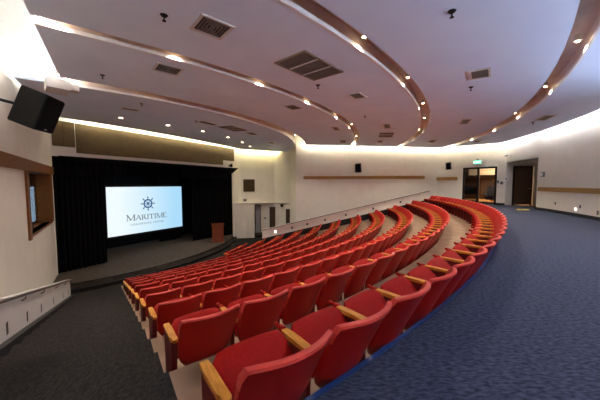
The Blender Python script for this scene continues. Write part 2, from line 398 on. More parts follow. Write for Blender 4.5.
# black cornice with flared end above the opening
co = empty('stage_cornice', (*sp(.5, .0), OPT), 0, 'black moulded cornice running above the stage opening', 'cornice')
def loc(o, p): return Vector((p[0] - o.location.x, p[1] - o.location.y))
bm = bmesh.new(); slab(bm, [loc(co, q) for q in (sp(.3, .02), sp(11.9, .02), sp(11.9, .12), sp(.3, .12))], -.18, .02); obj('board', bm, M['black'], co)
bm = bmesh.new()
q = [loc(co, x) for x in (sp(11.55, .02), sp(12.45, .02), sp(12.55, .3), sp(11.55, .3))]; q2 = [loc(co, x) for x in (sp(11.55, .02), sp(11.95, .02), sp(11.95, .14), sp(11.55, .14))]
va = [bm.verts.new((p.x, p.y, .02)) for p in q]; vb = [bm.verts.new((p.x, p.y, -.46)) for p in q2]
bm.faces.new(va); bm.faces.new(vb[::-1])
for i in range(4): bm.faces.new((va[i], vb[i], vb[(i + 1) % 4], va[(i + 1) % 4]))
obj('end_cap', bm, M['black'], co)
# ---- projection screen
scO = -1.9
sA, sB = sp(0, scO), sp(5, scO)
c = [on_wall(x, y, sA, sB) for x, y in ((105.3, 187), (181.3, 186.4), (182, 226), (107.3, 238))]
zt1 = (c[0].z + c[1].z) / 2; zb1 = (c[2].z + c[3].z) / 2; wS = (c[1] - c[0]).to_2d().length
scr = empty('projection_screen', ((c[0].x + c[1].x) / 2, (c[0].y + c[1].y) / 2, zb1), PI / 2 - SH, 'large lit projection screen showing a ship wheel logo', 'screen')
sm = bpy.data.materials.new('projected slide'); sm.use_nodes = True; nt = sm.node_tree; nt.nodes.clear()
tc = nt.nodes.new('ShaderNodeTexCoord'); gx = nt.nodes.new('ShaderNodeSeparateXYZ'); cr = nt.nodes.new('ShaderNodeValToRGB'); em = nt.nodes.new('ShaderNodeEmission'); ou = nt.nodes.new('ShaderNodeOutputMaterial')
mz = nt.nodes.new('ShaderNodeTexNoise'); mz.inputs['Scale'].default_value = 1.3; ad = nt.nodes.new('ShaderNodeMath'); ad.operation = 'ADD'; mu = nt.nodes.new('ShaderNodeMath'); mu.operation = 'MULTIPLY'; mu.inputs[1].default_value = .25
nt.links.new(tc.outputs['Generated'], gx.inputs[0]); nt.links.new(tc.outputs['Generated'], mz.inputs[0]); nt.links.new(mz.outputs[0], mu.inputs[0]); nt.links.new(gx.outputs[0], ad.inputs[0]); nt.links.new(mu.outputs[0], ad.inputs[1])
cr.color_ramp.elements[0].color = (.86, .95, 1, 1); cr.color_ramp.elements[0].position = .25; cr.color_ramp.elements[1].color = (.40, .70, .93, 1); cr.color_ramp.elements[1].position = 1.0
nt.links.new(ad.outputs[0], cr.inputs[0]); nt.links.new(cr.outputs[0], em.inputs[0]); em.inputs[1].default_value = .66; nt.links.new(em.outputs[0], ou.inputs[0])
HS = zt1 - zb1
obj('screen_surface', bx((0, 0, HS / 2), (wS, .01, HS)), sm, scr)
bm = bmesh.new()
for x, w, z, h in ((0, wS + .3, HS + .07, .15), (0, wS + .3, -.07, .15)): box(bm, (x, .0, z), (w, .06, h))
for s in (-1, 1): box(bm, (s * (wS / 2 + .07), 0, HS / 2), (.15, .06, HS))
obj('border', bm, M['plastic'], scr)
bm = bmesh.new()
for s in (-1, 1):
    bm = bmesh.new(); tube(bm, [(s * wS * .4, .02, HS + .14), (s * wS * .4, .02, Z(2.17) - zb1)], .012, 6); obj('suspension_cable', bm, M['plastic'], scr)
inkg = emit('slide grey ink', (.24, .27, .28), .48); inkb = emit('slide blue ink', (.03, .12, .30), .5)
# ship wheel mark
bm = bmesh.new(); u = wS / 76.5  # one photo pixel on the screen, about
cx, cz = -wS * .008, HS * .625; Rw = 4.6 * u
def ringxz(bm, cx, cz, r1, r2, n=32, y=-.0145, t=.008):
    v = [[bm.verts.new((cx + r * math.cos(2 * PI * k / n), yy, cz + r * math.sin(2 * PI * k / n))) for k in range(n)] for r, yy in ((r1, y), (r2, y), (r2, y + t), (r1, y + t))]
    for a in range(4):
        for k in range(n): bm.faces.new((v[a][k], v[a][(k + 1) % n], v[(a + 1) % 4][(k + 1) % n], v[(a + 1) % 4][k]))
def stroke(bm, x0, z0, x1, z1, w, y=-.0145):
    d = Vector((x1 - x0, z1 - z0)); 
    if d.length < 1e-6: return
    n = Vector((-d.y, d.x)).normalized() * w / 2
    q = [(x0 + n.x, z0 + n.y), (x1 + n.x, z1 + n.y), (x1 - n.x, z1 - n.y), (x0 - n.x, z0 - n.y)]
    a = [bm.verts.new((p[0], y, p[1])) for p in q]; b = [bm.verts.new((p[0], y + .008, p[1])) for p in q]
    bm.faces.new(a); bm.faces.new(b[::-1])
    for i in range(4): bm.faces.new((a[i], a[(i + 1) % 4], b[(i + 1) % 4], b[i]))
ringxz(bm, cx, cz, Rw * .72, Rw)
ringxz(bm, cx, cz, Rw * .05, Rw * .26, 12)
for k in range(8):
    a = PI / 4 * k; ca, sa = math.cos(a), math.sin(a)
    stroke(bm, cx + ca * Rw * .2, cz + sa * Rw * .2, cx + ca * Rw * 1.62, cz + sa * Rw * 1.62, .55 * u)
    stroke(bm, cx + ca * Rw * 1.2, cz + sa * Rw * 1.2, cx + ca * Rw * 1.45, cz + sa * Rw * 1.45, 1.2 * u)
obj('wheel_logo', bm, inkb, scr)
# MARITIME in serif capitals, hand drawn strokes
G = {'M': (1.25, [(.12, 0, .12, 1, .07), (.12, 1, .62, .05, .16), (.62, .05, 1.1, 1, .07), (1.1, 0, 1.1, 1, .16)], [(.0, .28, 0), (.9, 1.28, 0), (-.02, .2, 1), (1.0, 1.25, 1)]),
     'A': (1.05, [(.08, 0, .5, 1, .07), (.5, 1, .92, 0, .16), (.25, .36, .74, .36, .07)], [(-.05, .25, 0), (.72, 1.06, 0)]),
     'R': (.95, [(.15, 0, .15, 1, .16), (.15, .97, .5, .97, .07), (.5, .97, .66, .76, .14), (.66, .76, .5, .5, .14), (.5, .5, .15, .5, .07), (.42, .5, .85, 0, .16)], [(0, .34, 0), (.7, .98, 0), (0, .3, 1)]),
     'I': (.45, [(.2, 0, .2, 1, .16)], [(.03, .38, 0), (.03, .38, 1)]),
     'T': (.9, [(.42, 0, .42, 1, .16), (.02, .96, .82, .96, .08), (.02, .78, .02, .98, .07), (.82, .78, .82, .98, .07)], [(.25, .6, 0)]),
     'E': (.85, [(.15, 0, .15, 1, .16), (.15, .97, .7, .97, .07), (.15, .5, .55, .5, .07), (.15, .03, .75, .03, .07), (.7, .8, .7, .98, .07), (.75, .02, .75, .24, .07)], [(0, .3, 0), (0, .3, 1)])}
bm = bmesh.new(); seq = 'MARITIME'; hs = [5.9] + [5.0] * 6 + [5.0]
totw = sum(G[ch][0] * h * u * .93 for ch, h in zip(seq, hs)); KX = .54 * wS / totw; x = -wS * .014 - totw * KX / 2; base = HS * .28
for ch, h in zip(seq, hs):
    w, st, sf = G[ch]; k = h * u * .93 * KX; kh = h * u
    for a, b_, c2, d_, t_ in st: stroke(bm, x + a * k, base + b_ * kh, x + c2 * k, base + d_ * kh, t_ * kh * 1.1)
    for a, b_, zz in sf: stroke(bm, x + a * k, base + (zz * .95 + .025) * kh, x + b_ * k, base + (zz * .95 + .025) * kh, .06 * kh)
    x += w * k
obj('title_text', bm, inkg, scr)
def text(name, s, size, m, parent, locn, rot, al='CENTER', ext=.003, fitw=None):
    cu = bpy.data.curves.new(name, 'FONT'); cu.body = s; cu.size = size; cu.extrude = ext; cu.align_x = al; cu.space_character = 1.25
    o = bpy.data.objects.new(name, cu); COL.objects.link(o); o.data.materials.append(m); 
    bpy.context.view_layer.update(); dg = bpy.context.evaluated_depsgraph_get(); me = bpy.data.meshes.new_from_object(o.evaluated_get(dg))
    if fitw:
        wx = max(v.co.x for v in me.vertices) - min(v.co.x for v in me.vertices)
        for v in me.vertices: v.co.x *= fitw / wx
    bpy.data.objects.remove(o); o = bpy.data.objects.new(name, me); COL.objects.link(o)
    o.parent = parent; o.location = locn; o.rotation_euler = rot; return o
text('subtitle_text', 'CONFERENCE CENTER', .058 * HS, inkg, scr, (-wS * .016, -.012, HS * .175), (PI / 2, 0, 0), fitw=.44 * wS)
# ---- podium
pb = on_z(218, 241.5, zs)
po = empty('podium', pb, math.radians(18), 'red brown wooden podium standing on the right of the stage', 'podium')
obj('body', bx((0, 0, .64), (.84, .55, 1.28), bev=.015), M['podium'], po); obj('plinth', bx((0, 0, .04), (.9, .62, .08)), M['podium'], po)
bm = bmesh.new(); slab(bm, [(-.47, -.33), (.47, -.33), (.47, .33), (-.47, .33)], [1.28] * 4, [1.5, 1.5, 1.34, 1.34]); obj('reading_desk', bm, M['podium'], po)
obj('front_panel', bx((0, -.29, .62), (.62, .03, .85), bev=.01), M['podium'], po)
# ---- objects on the side stage wall
def dev(name, m, x, y, A, B, w, h, d, label, cat, zlift=0, group=None, shape='box'):
    p = on_wall(x, y, A, B); dv = Vector((B[0] - A[0], B[1] - A[1])).normalized(); nr = Vector((dv.y, -dv.x))
    if nr.dot(-p.to_2d()) < 0: nr = -nr
    rz = math.atan2(nr.y, nr.x) + PI / 2
    o = empty(name, (p.x + nr.x * .001, p.y + nr.y * .001, p.z), rz, label, cat, group)
    obj('body', bx((0, -d / 2, 0), (w, d, h), bev=min(w, h, d) * .15), m, o)
    return o
WA, WB = W2A, (-2.4, 24.75)
g = dev('wall_grille', M['panel'], 249, 185.5, WA, WB, .95, 1.05, .05, 'square brown grille panel on the cream wall right of the stage', 'vent')
obj('frame', bx((0, -.03, 0), (1.03, .04, 1.13)), M['panel'], g)
d_ = dev('wall_box', M['grey'], 245, 200, WA, WB, .3, .22, .08, 'small dark control box under the square grille', 'box'); obj('lens', bx((0, -.09, 0), (.16, .02, .1)), M['plastic'], d_)
def wall_door(x0, x1, yt, A, B, zbm, name, label, m, rec=.0):
    p, q = on_wall(x0, yt, A, B), on_wall(x1, yt, A, B); dv = (q - p).to_2d(); w = dv.length; dv.normalize(); nr = Vector((dv.y, -dv.x))
    if nr.dot(-p.to_2d()) < 0: nr = -nr
    h = p.z - zbm; rz = math.atan2(dv.y, dv.x)
    o = empty(name, ((p.x + q.x) / 2, (p.y + q.y) / 2, zbm), rz); struct(o)
    obj('door_leaf', bx((0, -.03, h / 2), (w - .1, .05, h - .06)), m, o)
    bm = bmesh.new()
    for s in (-1, 1): box(bm, (s * (w / 2 - .03), -.03, h / 2), (.06, .09, h))
    box(bm, (0, -.03, h - .03), (w, .09, .06)); obj('door_frame', bm, M['metal'], o)
    obj('door_handle', bx((w * .36, -.08, 1.0), (.12, .04, .03)), M['silver'], o)
    return o
# lower thick part of that wall, with ledge and passage
bm = bmesh.new(); yl = Z(-1.72)
q0 = on_wall(232.5, 220, WA, WB); q1 = on_wall(254.3, 220, WA, WB)
wdir = (Vector(WB) - Vector(WA)).normalized(); wn = Vector((wdir.y, -wdir.x)); wn = wn if wn.dot(-Vector(WA)) > 0 else -wn
def wo(p, o): return Vector((p[0] + wn.x * o, p[1] + wn.y * o))
slab(bm, [wo(q0, 0), wo(q1, 0), wo(q1, .62), wo(q0, .62)], BOT, yl - .04)
slab(bm, [wo(q0, -.05), wo(Vector((-2.4, 24.75)), -.05), wo(Vector((-2.4, 24.75)), .1), wo(q1, .66), wo(q0, .66)], yl - .04, yl + .02)
slab(bm, [Vector((-2.4, 24.75)), Vector((-.9, 24.1)), Vector((-.96, 24.0)), Vector((-2.43, 24.65))], yl - .04, yl + .02)
struct(obj('wall_side_stage', bm, M['wall']))
wall_door(254.8, 260.6, 205, WA, WB, zs, 'door_1', '', M['grey'])
wall_door(269.5, 278.8, 207, WA, (-2.4, 24.75), zs, 'door_2', '', M['door'])
wall_door(286.2, 289.6, 209, (-2.4, 24.75), (-.9, 24.1), zs, 'door_3', '', M['door'])
dev('wall_bell', M['plastic'], 282, 205.5, (-2.4, 24.75), (-.9, 24.1), .24, .24, .1, 'small round dark bell above the side stage doors', 'bell')
dev('light_switch', M['grille'], 265, 218, WA, WB, .24, .12, .03, 'small brass switch plate beside the brown side stage door', 'switch')

# ---- wooden rails on the walls
def rail_strip(A, B, x0, x1, zc, h, label, seg=None):
    p, q = on_wall(x0, 180, A, B), on_wall(x1, 180, A, B); dv = (q - p).to_2d().normalized(); nr = Vector((dv.y, -dv.x))
    if nr.dot(-p.to_2d()) < 0: nr = -nr
    bm = bmesh.new(); slab(bm, [p.to_2d(), q.to_2d(), q.to_2d() + nr * .04, p.to_2d() + nr * .04], zc - h / 2, zc + h / 2)
    return tag(obj('wall_rail', bm, M['oak']), label, 'rail')
rail_strip(FA, FB, 303.5, 424.5, Z(.47), .23, 'long flat wooden rail across the far side wall')
rail_strip(FB, DB, 435, 457.5, Z(.36), .22, 'short flat wooden rail left of the glass doors')
pa = ang(on_wall(540, 190, (RA.x, RA.y), P(RC, a_end - 6)))
bm = bmesh.new(); ringsect(bm, RC - .045, RC, -60, a_end - .35, Z(-.345), Z(-.155), 1.5); tag(obj('wall_rail', bm, M['oak']), 'flat wooden rail curving along the back wall right of the brown door', 'rail')

# ---- knee walls (guards) with handrail and step lights
def guard(name, A, B, z0a, z0b, h, th, side, label, rail_pts, br, rlabel):
    A, B = Vector(A[:2]), Vector(B[:2]); d = (B - A).normalized(); n = Vector((d.y, -d.x)) * side
    sb = .02 if h < .7 else .11; g = empty(name, (A.x, A.y, 0), 0, label, 'wall'); o = lambda p: p - A
    bm = bmesh.new(); slab(bm, [o(A), o(B), o(B + n * th), o(A + n * th)], [z0a - 1.2, z0b - 1.2, z0b - 1.2, z0a - 1.2], [z0a + h, z0b + h, z0b + h, z0a + h]); obj('panel', bm, M['wall'] if h < .7 else M['walllow'], g)
    bm = bmesh.new(); slab(bm, [o(A), o(B), o(B - n * sb), o(A - n * sb)], [z0a - .3, z0b - .3, z0b - .3, z0a - .3], [z0a + .1, z0b + .1, z0b + .1, z0a + .1]); obj('base_strip', bm, M['dark'], g)
    bm = bmesh.new(); slab(bm, [o(A + n * (th + .01)), o(B + n * (th + .01)), o(B - n * .015), o(A - n * .015)], [z0a + h, z0b + h, z0b + h, z0a + h], [z0a + h + .025, z0b + h + .025, z0b + h + .025, z0a + h + .025]); obj('cap', bm, M['walllow'], g)
    hr = empty('handrail', (A.x, A.y, 0), 0, rlabel, 'handrail')
    top = lambda t: Vector(((A + (B - A) * t - n * .07).x - A.x, (A + (B - A) * t - n * .07).y - A.y, z0a + (z0b - z0a) * t + h + .0))
    bm = bmesh.new(); tube(bm, [top(t) for t in rail_pts], .022, 8); obj('rail', bm, M['rail'], hr, smooth=True)
    for t in br:
        bm = bmesh.new(); p = top(t); tube(bm, [p, p + Vector((0, 0, -.07)), p + Vector((n.x * .06, n.y * .06, -.11))], .011, 6); obj('bracket', bm, M['rail'], hr)
    return A, B, d, n
slope = RISE / PITCH
def zfl(s): return -max(0, s - 1.14) * slope
GA, GB = L(-1.32, 1.14), L(-1.32, 13.7)
A1, B1, d1_, n1 = guard('knee_wall', GA, GB, zfl(1.14) + .0, zfl(13.7), .72, .14, -1, 'pale knee wall stepping down beside the left aisle', [-.01, 1.0], [.12, .21, .31, .44, .57, .72, .86, .97], 'thin bronze handrail on the left aisle knee wall')
for i, s in enumerate([5.85, 7.05, 8.3, 9.9, 11.7, 13.1]):
    p = L(-1.32 + .001, s, zfl(s) + .27)
    o = empty('step_light', p, math.radians(126 + 180), 'small dark slotted step light low on the left aisle knee wall', 'light', 'step lights on the left knee wall')
    obj('faceplate', bx((0, -.006, 0), (.11, .012, .2), bev=.003), M['ventd'], o)
ga = (-2.64, 18.36); gb = (9.0, 18.50)
z_ga, z_gb = Z(-3.20) - .72, Z(-.45) - .72
A2, B2, d2_, n2 = guard('knee_wall', ga, gb, z_ga, z_gb, .69, .14, -1, 'pale knee wall sloping up along the far side of the seating', [-.0, .2, .93, 1.0], [.07, .18, .29, .40, .51, .62, .73, .84, .94, .99], 'thin bronze handrail along the far knee wall')
for i, x in enumerate([-1.72, -.55, .5, 1.75, 3.2, 5.1, 7.0]):
    tt = (x - ga[0]) / (gb[0] - ga[0]); p = (x, ga[1] + (gb[1] - ga[1]) * tt, z_ga + (z_gb - z_ga) * tt + .38)
    o = empty('step_light', p, 0, 'small step light on the far knee wall' if i else 'lit step light near the low end of the far knee wall', 'light', 'step lights on the far knee wall' if i else None)
    obj('faceplate', bx((0, -.026, 0), (.12, .012, .14), bev=.003), M['whiteglow'] if i == 0 else M['ventd'], o)
# ramp floor behind the far knee wall
bm = bmesh.new(); slab(bm, [(-2.64, 18.5), (9.0, 18.64), (9.3, 19.2), (-2.6, 20.9)], -6, [z_ga + .0, z_gb, z_gb, z_ga]); struct(obj('floor', bm, M['aisle']))
bm = bmesh.new(); slab(bm, [(-4.4, 17.6), (-2.6, 18.5), (-.1, 20.5), (-.1, 24.8), (-5.5, 24.8)], -6, zf - .005); struct(obj('floor', bm, M['aisle']))

# ---- glass double door and foyer
rz = math.atan2(gr.y - gl.y, gr.x - gl.x); wd = (gr - gl).to_2d().length
dr = struct(empty('door_4', ((gl.x + gr.x) / 2, (gl.y + gr.y) / 2, 0), rz))
bm = bmesh.new()
for s in (-1, 1): box(bm, (s * (wd / 2 - .06), .05, zd / 2), (.12, .12, zd))
box(bm, (-.06, .05, zd / 2), (.12, .12, zd)); box(bm, (0, .05, zd - .05), (wd, .12, .10)); box(bm, (-wd * .25, .05, .1), (wd * .5, .08, .2)); obj('door_frame', bm, M['metal'], dr)
obj('door_pane', bx((-wd * .26, .06, zd / 2), (wd * .44, .012, zd - .2)), M['tintglass'], dr)
obj('door_panel', bx((-wd * .25, .13, .82), (wd * .40, .02, .42)), M['grey'], dr)
obj('push_bar', bx((-wd * .25, -.02, 1.12), (wd * .42, .05, .08)), M['metal'], dr)
obj('door_pane', bx((wd * .23, .06, zd / 2), (wd * .42, .012, zd - .15)), M['glass'], dr)
def fy(x, y, z): 
    c, s = math.cos(rz), math.sin(rz); return (dr.location.x + c * x - s * y, dr.location.y + s * x + c * y, z)
def fpoly(x0, x1, y0, y1): return [fy(x0, y0, 0)[:2], fy(x1, y0, 0)[:2], fy(x1, y1, 0)[:2], fy(x0, y1, 0)[:2]]
bm = bmesh.new(); slab(bm, fpoly(-4, 5, 6.5, 6.7), -.1, 3.4); slab(bm, fpoly(-4.2, -4, .3, 6.7), -.1, 3.4); slab(bm, fpoly(5, 5.2, .3, 6.7), -.1, 3.4); struct(obj('wall_foyer', bm, M['door']))
bm = bmesh.new(); slab(bm, fpoly(-4.2, 5.2, .26, 6.7), 3.3, 3.4); struct(obj('ceiling', bm, M['wall']))
bm = bmesh.new(); slab(bm, fpoly(-4.2, 5.2, .26, 6.7), -.02, .0); struct(obj('floor', bm, M['tan']))
bm = bmesh.new(); slab(bm, fpoly(-2.5, 4.5, 5.6, 6.2), 2.0, 2.9); tag(obj('foyer_soffit', bm, M['wall']), 'bright lit soffit seen through the glass doors', 'soffit')
ct = empty('foyer_counter', fy(.9, 3.6, 0), rz, 'wooden reception counter seen through the right glass door', 'counter')
obj('front', bx((0, 0, .5), (2.4, .5, 1.0), bev=.01), M['tan'], ct); obj('worktop', bx((0, -.03, 1.03), (2.5, .65, .06), bev=.01), M['white'], ct)
bk = empty('foyer_shelf', fy(.6, 6.2, 0), rz, 'dark shelf unit behind the counter in the foyer', 'shelf')
obj('carcass', bx((0, 0, .9), (3.0, .3, 1.8)), M['door'], bk)
for z in (.6, 1.1, 1.55): obj('shelf_board', bx((0, -.2, z), (2.9, .14, .04)), M['tan'], bk)
for x, lb in ((.0, 'navy armchair left of the counter seen through the glass doors'), (1.75, 'navy armchair right of the counter seen through the glass doors')):
    ch = empty('armchair', fy(x, 2.3, 0), rz, lb, 'chair')
    obj('seat', bx((0, 0, .32), (.5, .5, .3), bev=.04), M['bluef'], ch); obj('backrest', bx((0, .22, .75), (.5, .14, .75), bev=.04), M['bluef'], ch)
    for s in (-1, 1): obj('arm', bx((s * .28, 0, .5), (.09, .5, .25), bev=.03), M['bluef'], ch)
# brown door in alcove
wall_door(513.3, 532.5, 166, (12.3, 15.9), (14.5, 15.7), 0, 'door_5', '', M['door'])
y_ = on_z(523, 210.3, 0); o = tag(obj('floor_sign', bx((0, 0, .03), (.5, .18, .05), bev=.01), M['yellow'], loc=y_), 'small yellow object lying on the carpet before the brown door', 'mat')
# exit sign
ex = dev('exit_sign', M['grey'], 477.9, 162.2, FB, DB, .46, .26, .09, 'green lit exit sign above the glass doors', 'sign')
obj('face', bx((0, -.095, 0), (.42, .008, .22)), M['exitm'], ex); text('lettering', 'EXIT', .17, M['exitw'], ex, (0, -.101, -.06), (PI / 2, 0, 0))
obj('mount', bx((0, -.04, .17), (.1, .05, .1)), M['grey'], ex)
for x, y, w, h, lb in ((498.2, 181.8, .1, .2, 'small dark wall switch nearest the glass doors'), (501.8, 183, .16, .18, 'small dark keypad on the pier between the doors'), (506.3, 178.8, .2, .22, 'small white thermostat on the pier beside the alcove')):
    d_ = dev('wall_switch', M['white'] if 'white' in lb else M['grey'], x, y, FB, DB, w, h, .04, lb, 'switch'); obj('cover', bx((0, -.045, 0), (w * .5, .01, h * .5)), M['grey'] if 'white' in lb else M['plastic'], d_)
ca = dev('security_camera', M['white'], 510.5, 155.3, DB, (RA.x, RA.y), .12, .16, .08, 'small white security camera above the door alcove', 'camera')
bm = bmesh.new(); tube(bm, [(0, -.05, .02), (.0, -.2, -.02)], .02); obj('arm', bm, M['white'], ca); bm = bmesh.new(); tube(bm, [(.04, -.16, .0), (-.10, -.22, -.01)], .045, 12); obj('housing', bm, M['grey'], ca, smooth=True)
RA2 = (RA.x, RA.y); RB2 = tuple(P(RC, a_end - 5).to_2d())
al = dev('fire_alarm', M['grey'], 543.4, 174.5, RA2, RB2, .24, .24, .06, 'square grey fire alarm strobe right of the brown door', 'alarm'); obj('strobe', bx((0, -.07, 0), (.1, .03, .12)), M['white'], al)
def curved_dev(x, y, w, h, m, name, label, cat, d=.02):
    # place on the curved wall
    dr_ = ray(x, y); a_ = dr_.x ** 2 + dr_.y ** 2; b_ = -(dr_.x * CX + dr_.y * CY); c_ = CX ** 2 + CY ** 2 - RC ** 2
    t_ = (-b_ + math.sqrt(b_ * b_ - a_ * c_)) / a_; p = dr_ * t_; an = math.atan2(p.y - CY, p.x - CX)
    o = empty(name, (p.x, p.y, p.z + EYE), an - PI / 2 + 0, label, cat); obj('body', bx((0, -d / 2 - .002, 0), (w, d, h), bev=.004), m, o); return o
for x, y, w, h, m, lb in ((555.5, 203.3, .08, .11, 'ventd', 'dark socket low on the back wall near the brown door'), (575.9, 209.2, .10, .10, 'whiteglow', 'round white glowing socket low on the back wall'), (580.3, 206.7, .08, .12, 'ventd', 'dark socket just right of the round white one'), (598, 212.8, .07, .14, 'ventd', 'dark socket low at the right edge of the back wall')):  # the round socket has a glow put into its material
    d_ = curved_dev(x, y, w, h, M[m], 'wall_socket', lb, 'socket'); obj('outlet', bx((0, -.024, 0), (w * .4, .008, h * .5)), M['plastic'] if m == 'whiteglow' else M['grey'], d_)

# ---- loudspeakers
def speaker(name, c, size, rot, label, wallpt):
    w, d, h = size; o = empty(name, c, 0, label, 'speaker'); o.rotation_euler = rot
    bm = bmesh.new(); q = [(-w / 2, -d / 2), (w / 2, -d / 2), (w * .36, d / 2), (-w * .36, d / 2)]; slab(bm, q, -h / 2, h / 2)
    bmesh.ops.bevel(bm, geom=bm.edges[:], offset=.012, segments=2, affect='EDGES'); obj('cabinet', bm, M['plastic'], o)
    obj('grille', bx((0, -d / 2 - .006, 0), (w * .92, .012, h * .94), bev=.004), M['black'], o)
    obj('badge', bx((0, -d / 2 - .014, -h * .42), (w * .12, .004, h * .025)), M['grey'], o)
    bm = bmesh.new(); wp = o.matrix_basis.inverted() @ Vector(wallpt); tube(bm, [(0, d * .3, 0), wp], .02, 8)
    box(bm, wp, (.12, .12, .16)); obj('bracket', bm, M['plastic'], o)
    return o
o_c = ray(36, 110) * 3.9; o_c.z += EYE
bpy.context.view_layer.update()
speaker('wall_speaker', o_c, (.38, .38, .53), (math.radians(22), 0, math.radians(102)), 'large black tilted loudspeaker hung from the left wall', L(-2.12, 4.6, o_c.z + .12))
p = on_wall(357.3, 168.3, FA, FB)
speaker('wall_speaker', (p.x, p.y - .45, p.z), (.42, .36, .62), (math.radians(12), 0, math.radians(-28)), 'small black loudspeaker hung on the far side wall', (p.x, p.y - .03, p.z + .05))
p = on_wall(450.3, 166.3, FB, DB)
speaker('wall_speaker', (p.x - .3, p.y - .35, p.z), (.3, .28, .46), (math.radians(10), 0, math.radians(-50)), 'small black loudspeaker hung left of the exit sign', (p.x, p.y, p.z))
p = on_wall(229.3, 165.6, SA, SB)
speaker('wall_speaker', (p.x + .22, p.y - .18, p.z), (.2, .18, .26), (math.radians(12), 0, math.radians(20)), 'small black loudspeaker on top of the stage cornice right end', (p.x, p.y, p.z))
# cream soffit piece where the left cove meets the stage
bm = bmesh.new(); p = on_ceiling(57, 84); q = on_ceiling(69, 88)
for c_, s_ in ((on_ceiling(57, 82), (.5, .7, .26)), (on_ceiling(66, 84), (.55, .3, .18))): box(bm, (c_.x, c_.y, c_.z - s_[2] / 2 + .0), s_, math.radians(48))
struct(obj('trim_15', bm, M['walllow']))

# ---- ceiling fittings
def tilt(p):
    a = math.atan2(p.y - CY, p.x - CX); return Matrix.Translation(p) @ Matrix.Rotation(a, 4, 'Z') @ Matrix.Rotation(.04, 4, 'Y')
def vent(x, y, lr, lt, kind, label, group=None):
    p = on_ceiling(x, y); o = empty('ceiling_vent', p, 0, label, 'vent', group); o.matrix_world = tilt(p)
    fw = .045; bm = bmesh.new()
    for s in (-1, 1): box(bm, (s * (lr / 2 - fw / 2), 0, -.012), (fw, lt, .024)); box(bm, (0, s * (lt / 2 - fw / 2), -.012), (lr - 2 * fw, fw, .024))
    obj('frame', bm, M['ventw'] if kind != 'dark' else M['grille'], o)
    obj('backing', bx((0, 0, -.003), (lr - .02, lt - .02, .004)), M['ventd'], o)
    if kind == 'square':
        bm = bmesh.new(); k = 4
        for i in range(1, k + 1):
            w = (lr - 2 * fw) * (1 - i / (k + .6)); h = (lt - 2 * fw) * (1 - i / (k + .6))
            for s in (-1, 1): box(bm, (s * w / 2, 0, -.012), (.016, h, .012)); box(bm, (0, s * h / 2, -.012), (w, .016, .012))
        obj('louvre', bm, M['grille'], o)
    elif kind == 'dark':
        bm = bmesh.new()
        for i in (-1, 1): box(bm, (0, i * lt / 6, -.016), (lr - .06, .03, .02))
        obj('divider', bm, M['ventw'], o)
        bm = bmesh.new(); n = int(lr / .05)
        for i in range(n): box(bm, (-lr / 2 + .06 + (lr - .12) * i / (n - 1), 0, -.008), (.01, lt - .1, .008))
        obj('louvre', bm, M['grille'], o)
    else:
        bm = bmesh.new(); n = max(3, int(lt / .05))
        for i in range(n): box(bm, (0, -lt / 2 + .06 + (lt - .12) * i / (n - 1), -.010), (lr - .1, .012, .012))
        obj('louvre', bm, M['grille'], o)
VG = [
 (212, 27, .58, .56, 'square', 'square louvred ceiling vent with pale frame, biggest in view'),
 (168, 69, .6, .58, 'square', 'square louvred ceiling vent left of the biggest one'),
 (310, 67, .92, 1.37, 'dark', 'large dark three-panel return grille in the ceiling'),
 (357, 95.5, .42, .56, 'slat', 'small ceiling vent just below the large three-panel grille'),
 (480, 73.5, .42, .60, 'slat', 'rectangular ceiling vent with white frame near the outer light slot'),
 (293, 107, .5, .56, 'slat', 'small dark ceiling vent left of the middle light slot end'),
 (130, 109, .4, .6, 'slat', 'small dark ceiling vent above the left part of the stage wall'),
 (208, 123, .5, .9, 'slat', 'narrow dark vent left of the wide dark ceiling grille'),
 (233, 128.5, .95, 1.3, 'dark', 'wide dark ceiling grille above the right part of the stage'),
 (252, 133.5, .5, .8, 'slat', 'narrow dark vent right of the wide dark ceiling grille'),
 (271, 142.5, .5, .8, 'slat', 'tiny dark vent above the cream side stage wall'),
 (336, 128.5, .35, .9, 'slat', 'narrow ceiling vent inside the middle light slot curve'),
 (387, 126, .35, 1.0, 'slat', 'narrow ceiling vent just behind the long dark linear vent'),
 (386, 134.8, .75, 1.3, 'dark', 'long dark linear ceiling vent near the far side wall'),
 (343, 141.3, .4, .9, 'slat', 'thin dark vent nearest the far side wall, left of the slot'),
 (380, 141.3, .4, .9, 'slat', 'thin dark vent close to the far side wall, right of the slot'),
 (432, 141, .4, .9, 'slat', 'thin dark ceiling vent above the far corner'),
 (465, 121.3, .35, .9, 'slat', 'thin dark ceiling vent between the two outer light slots'),
 (545, 117.5, .35, .9, 'slat', 'thin dark ceiling vent outside the outer light slot'),
 (477, 141.3, .3, .6, 'slat', 'tiny dark ceiling vent above the glass doors')]
for a in VG: vent(*a)
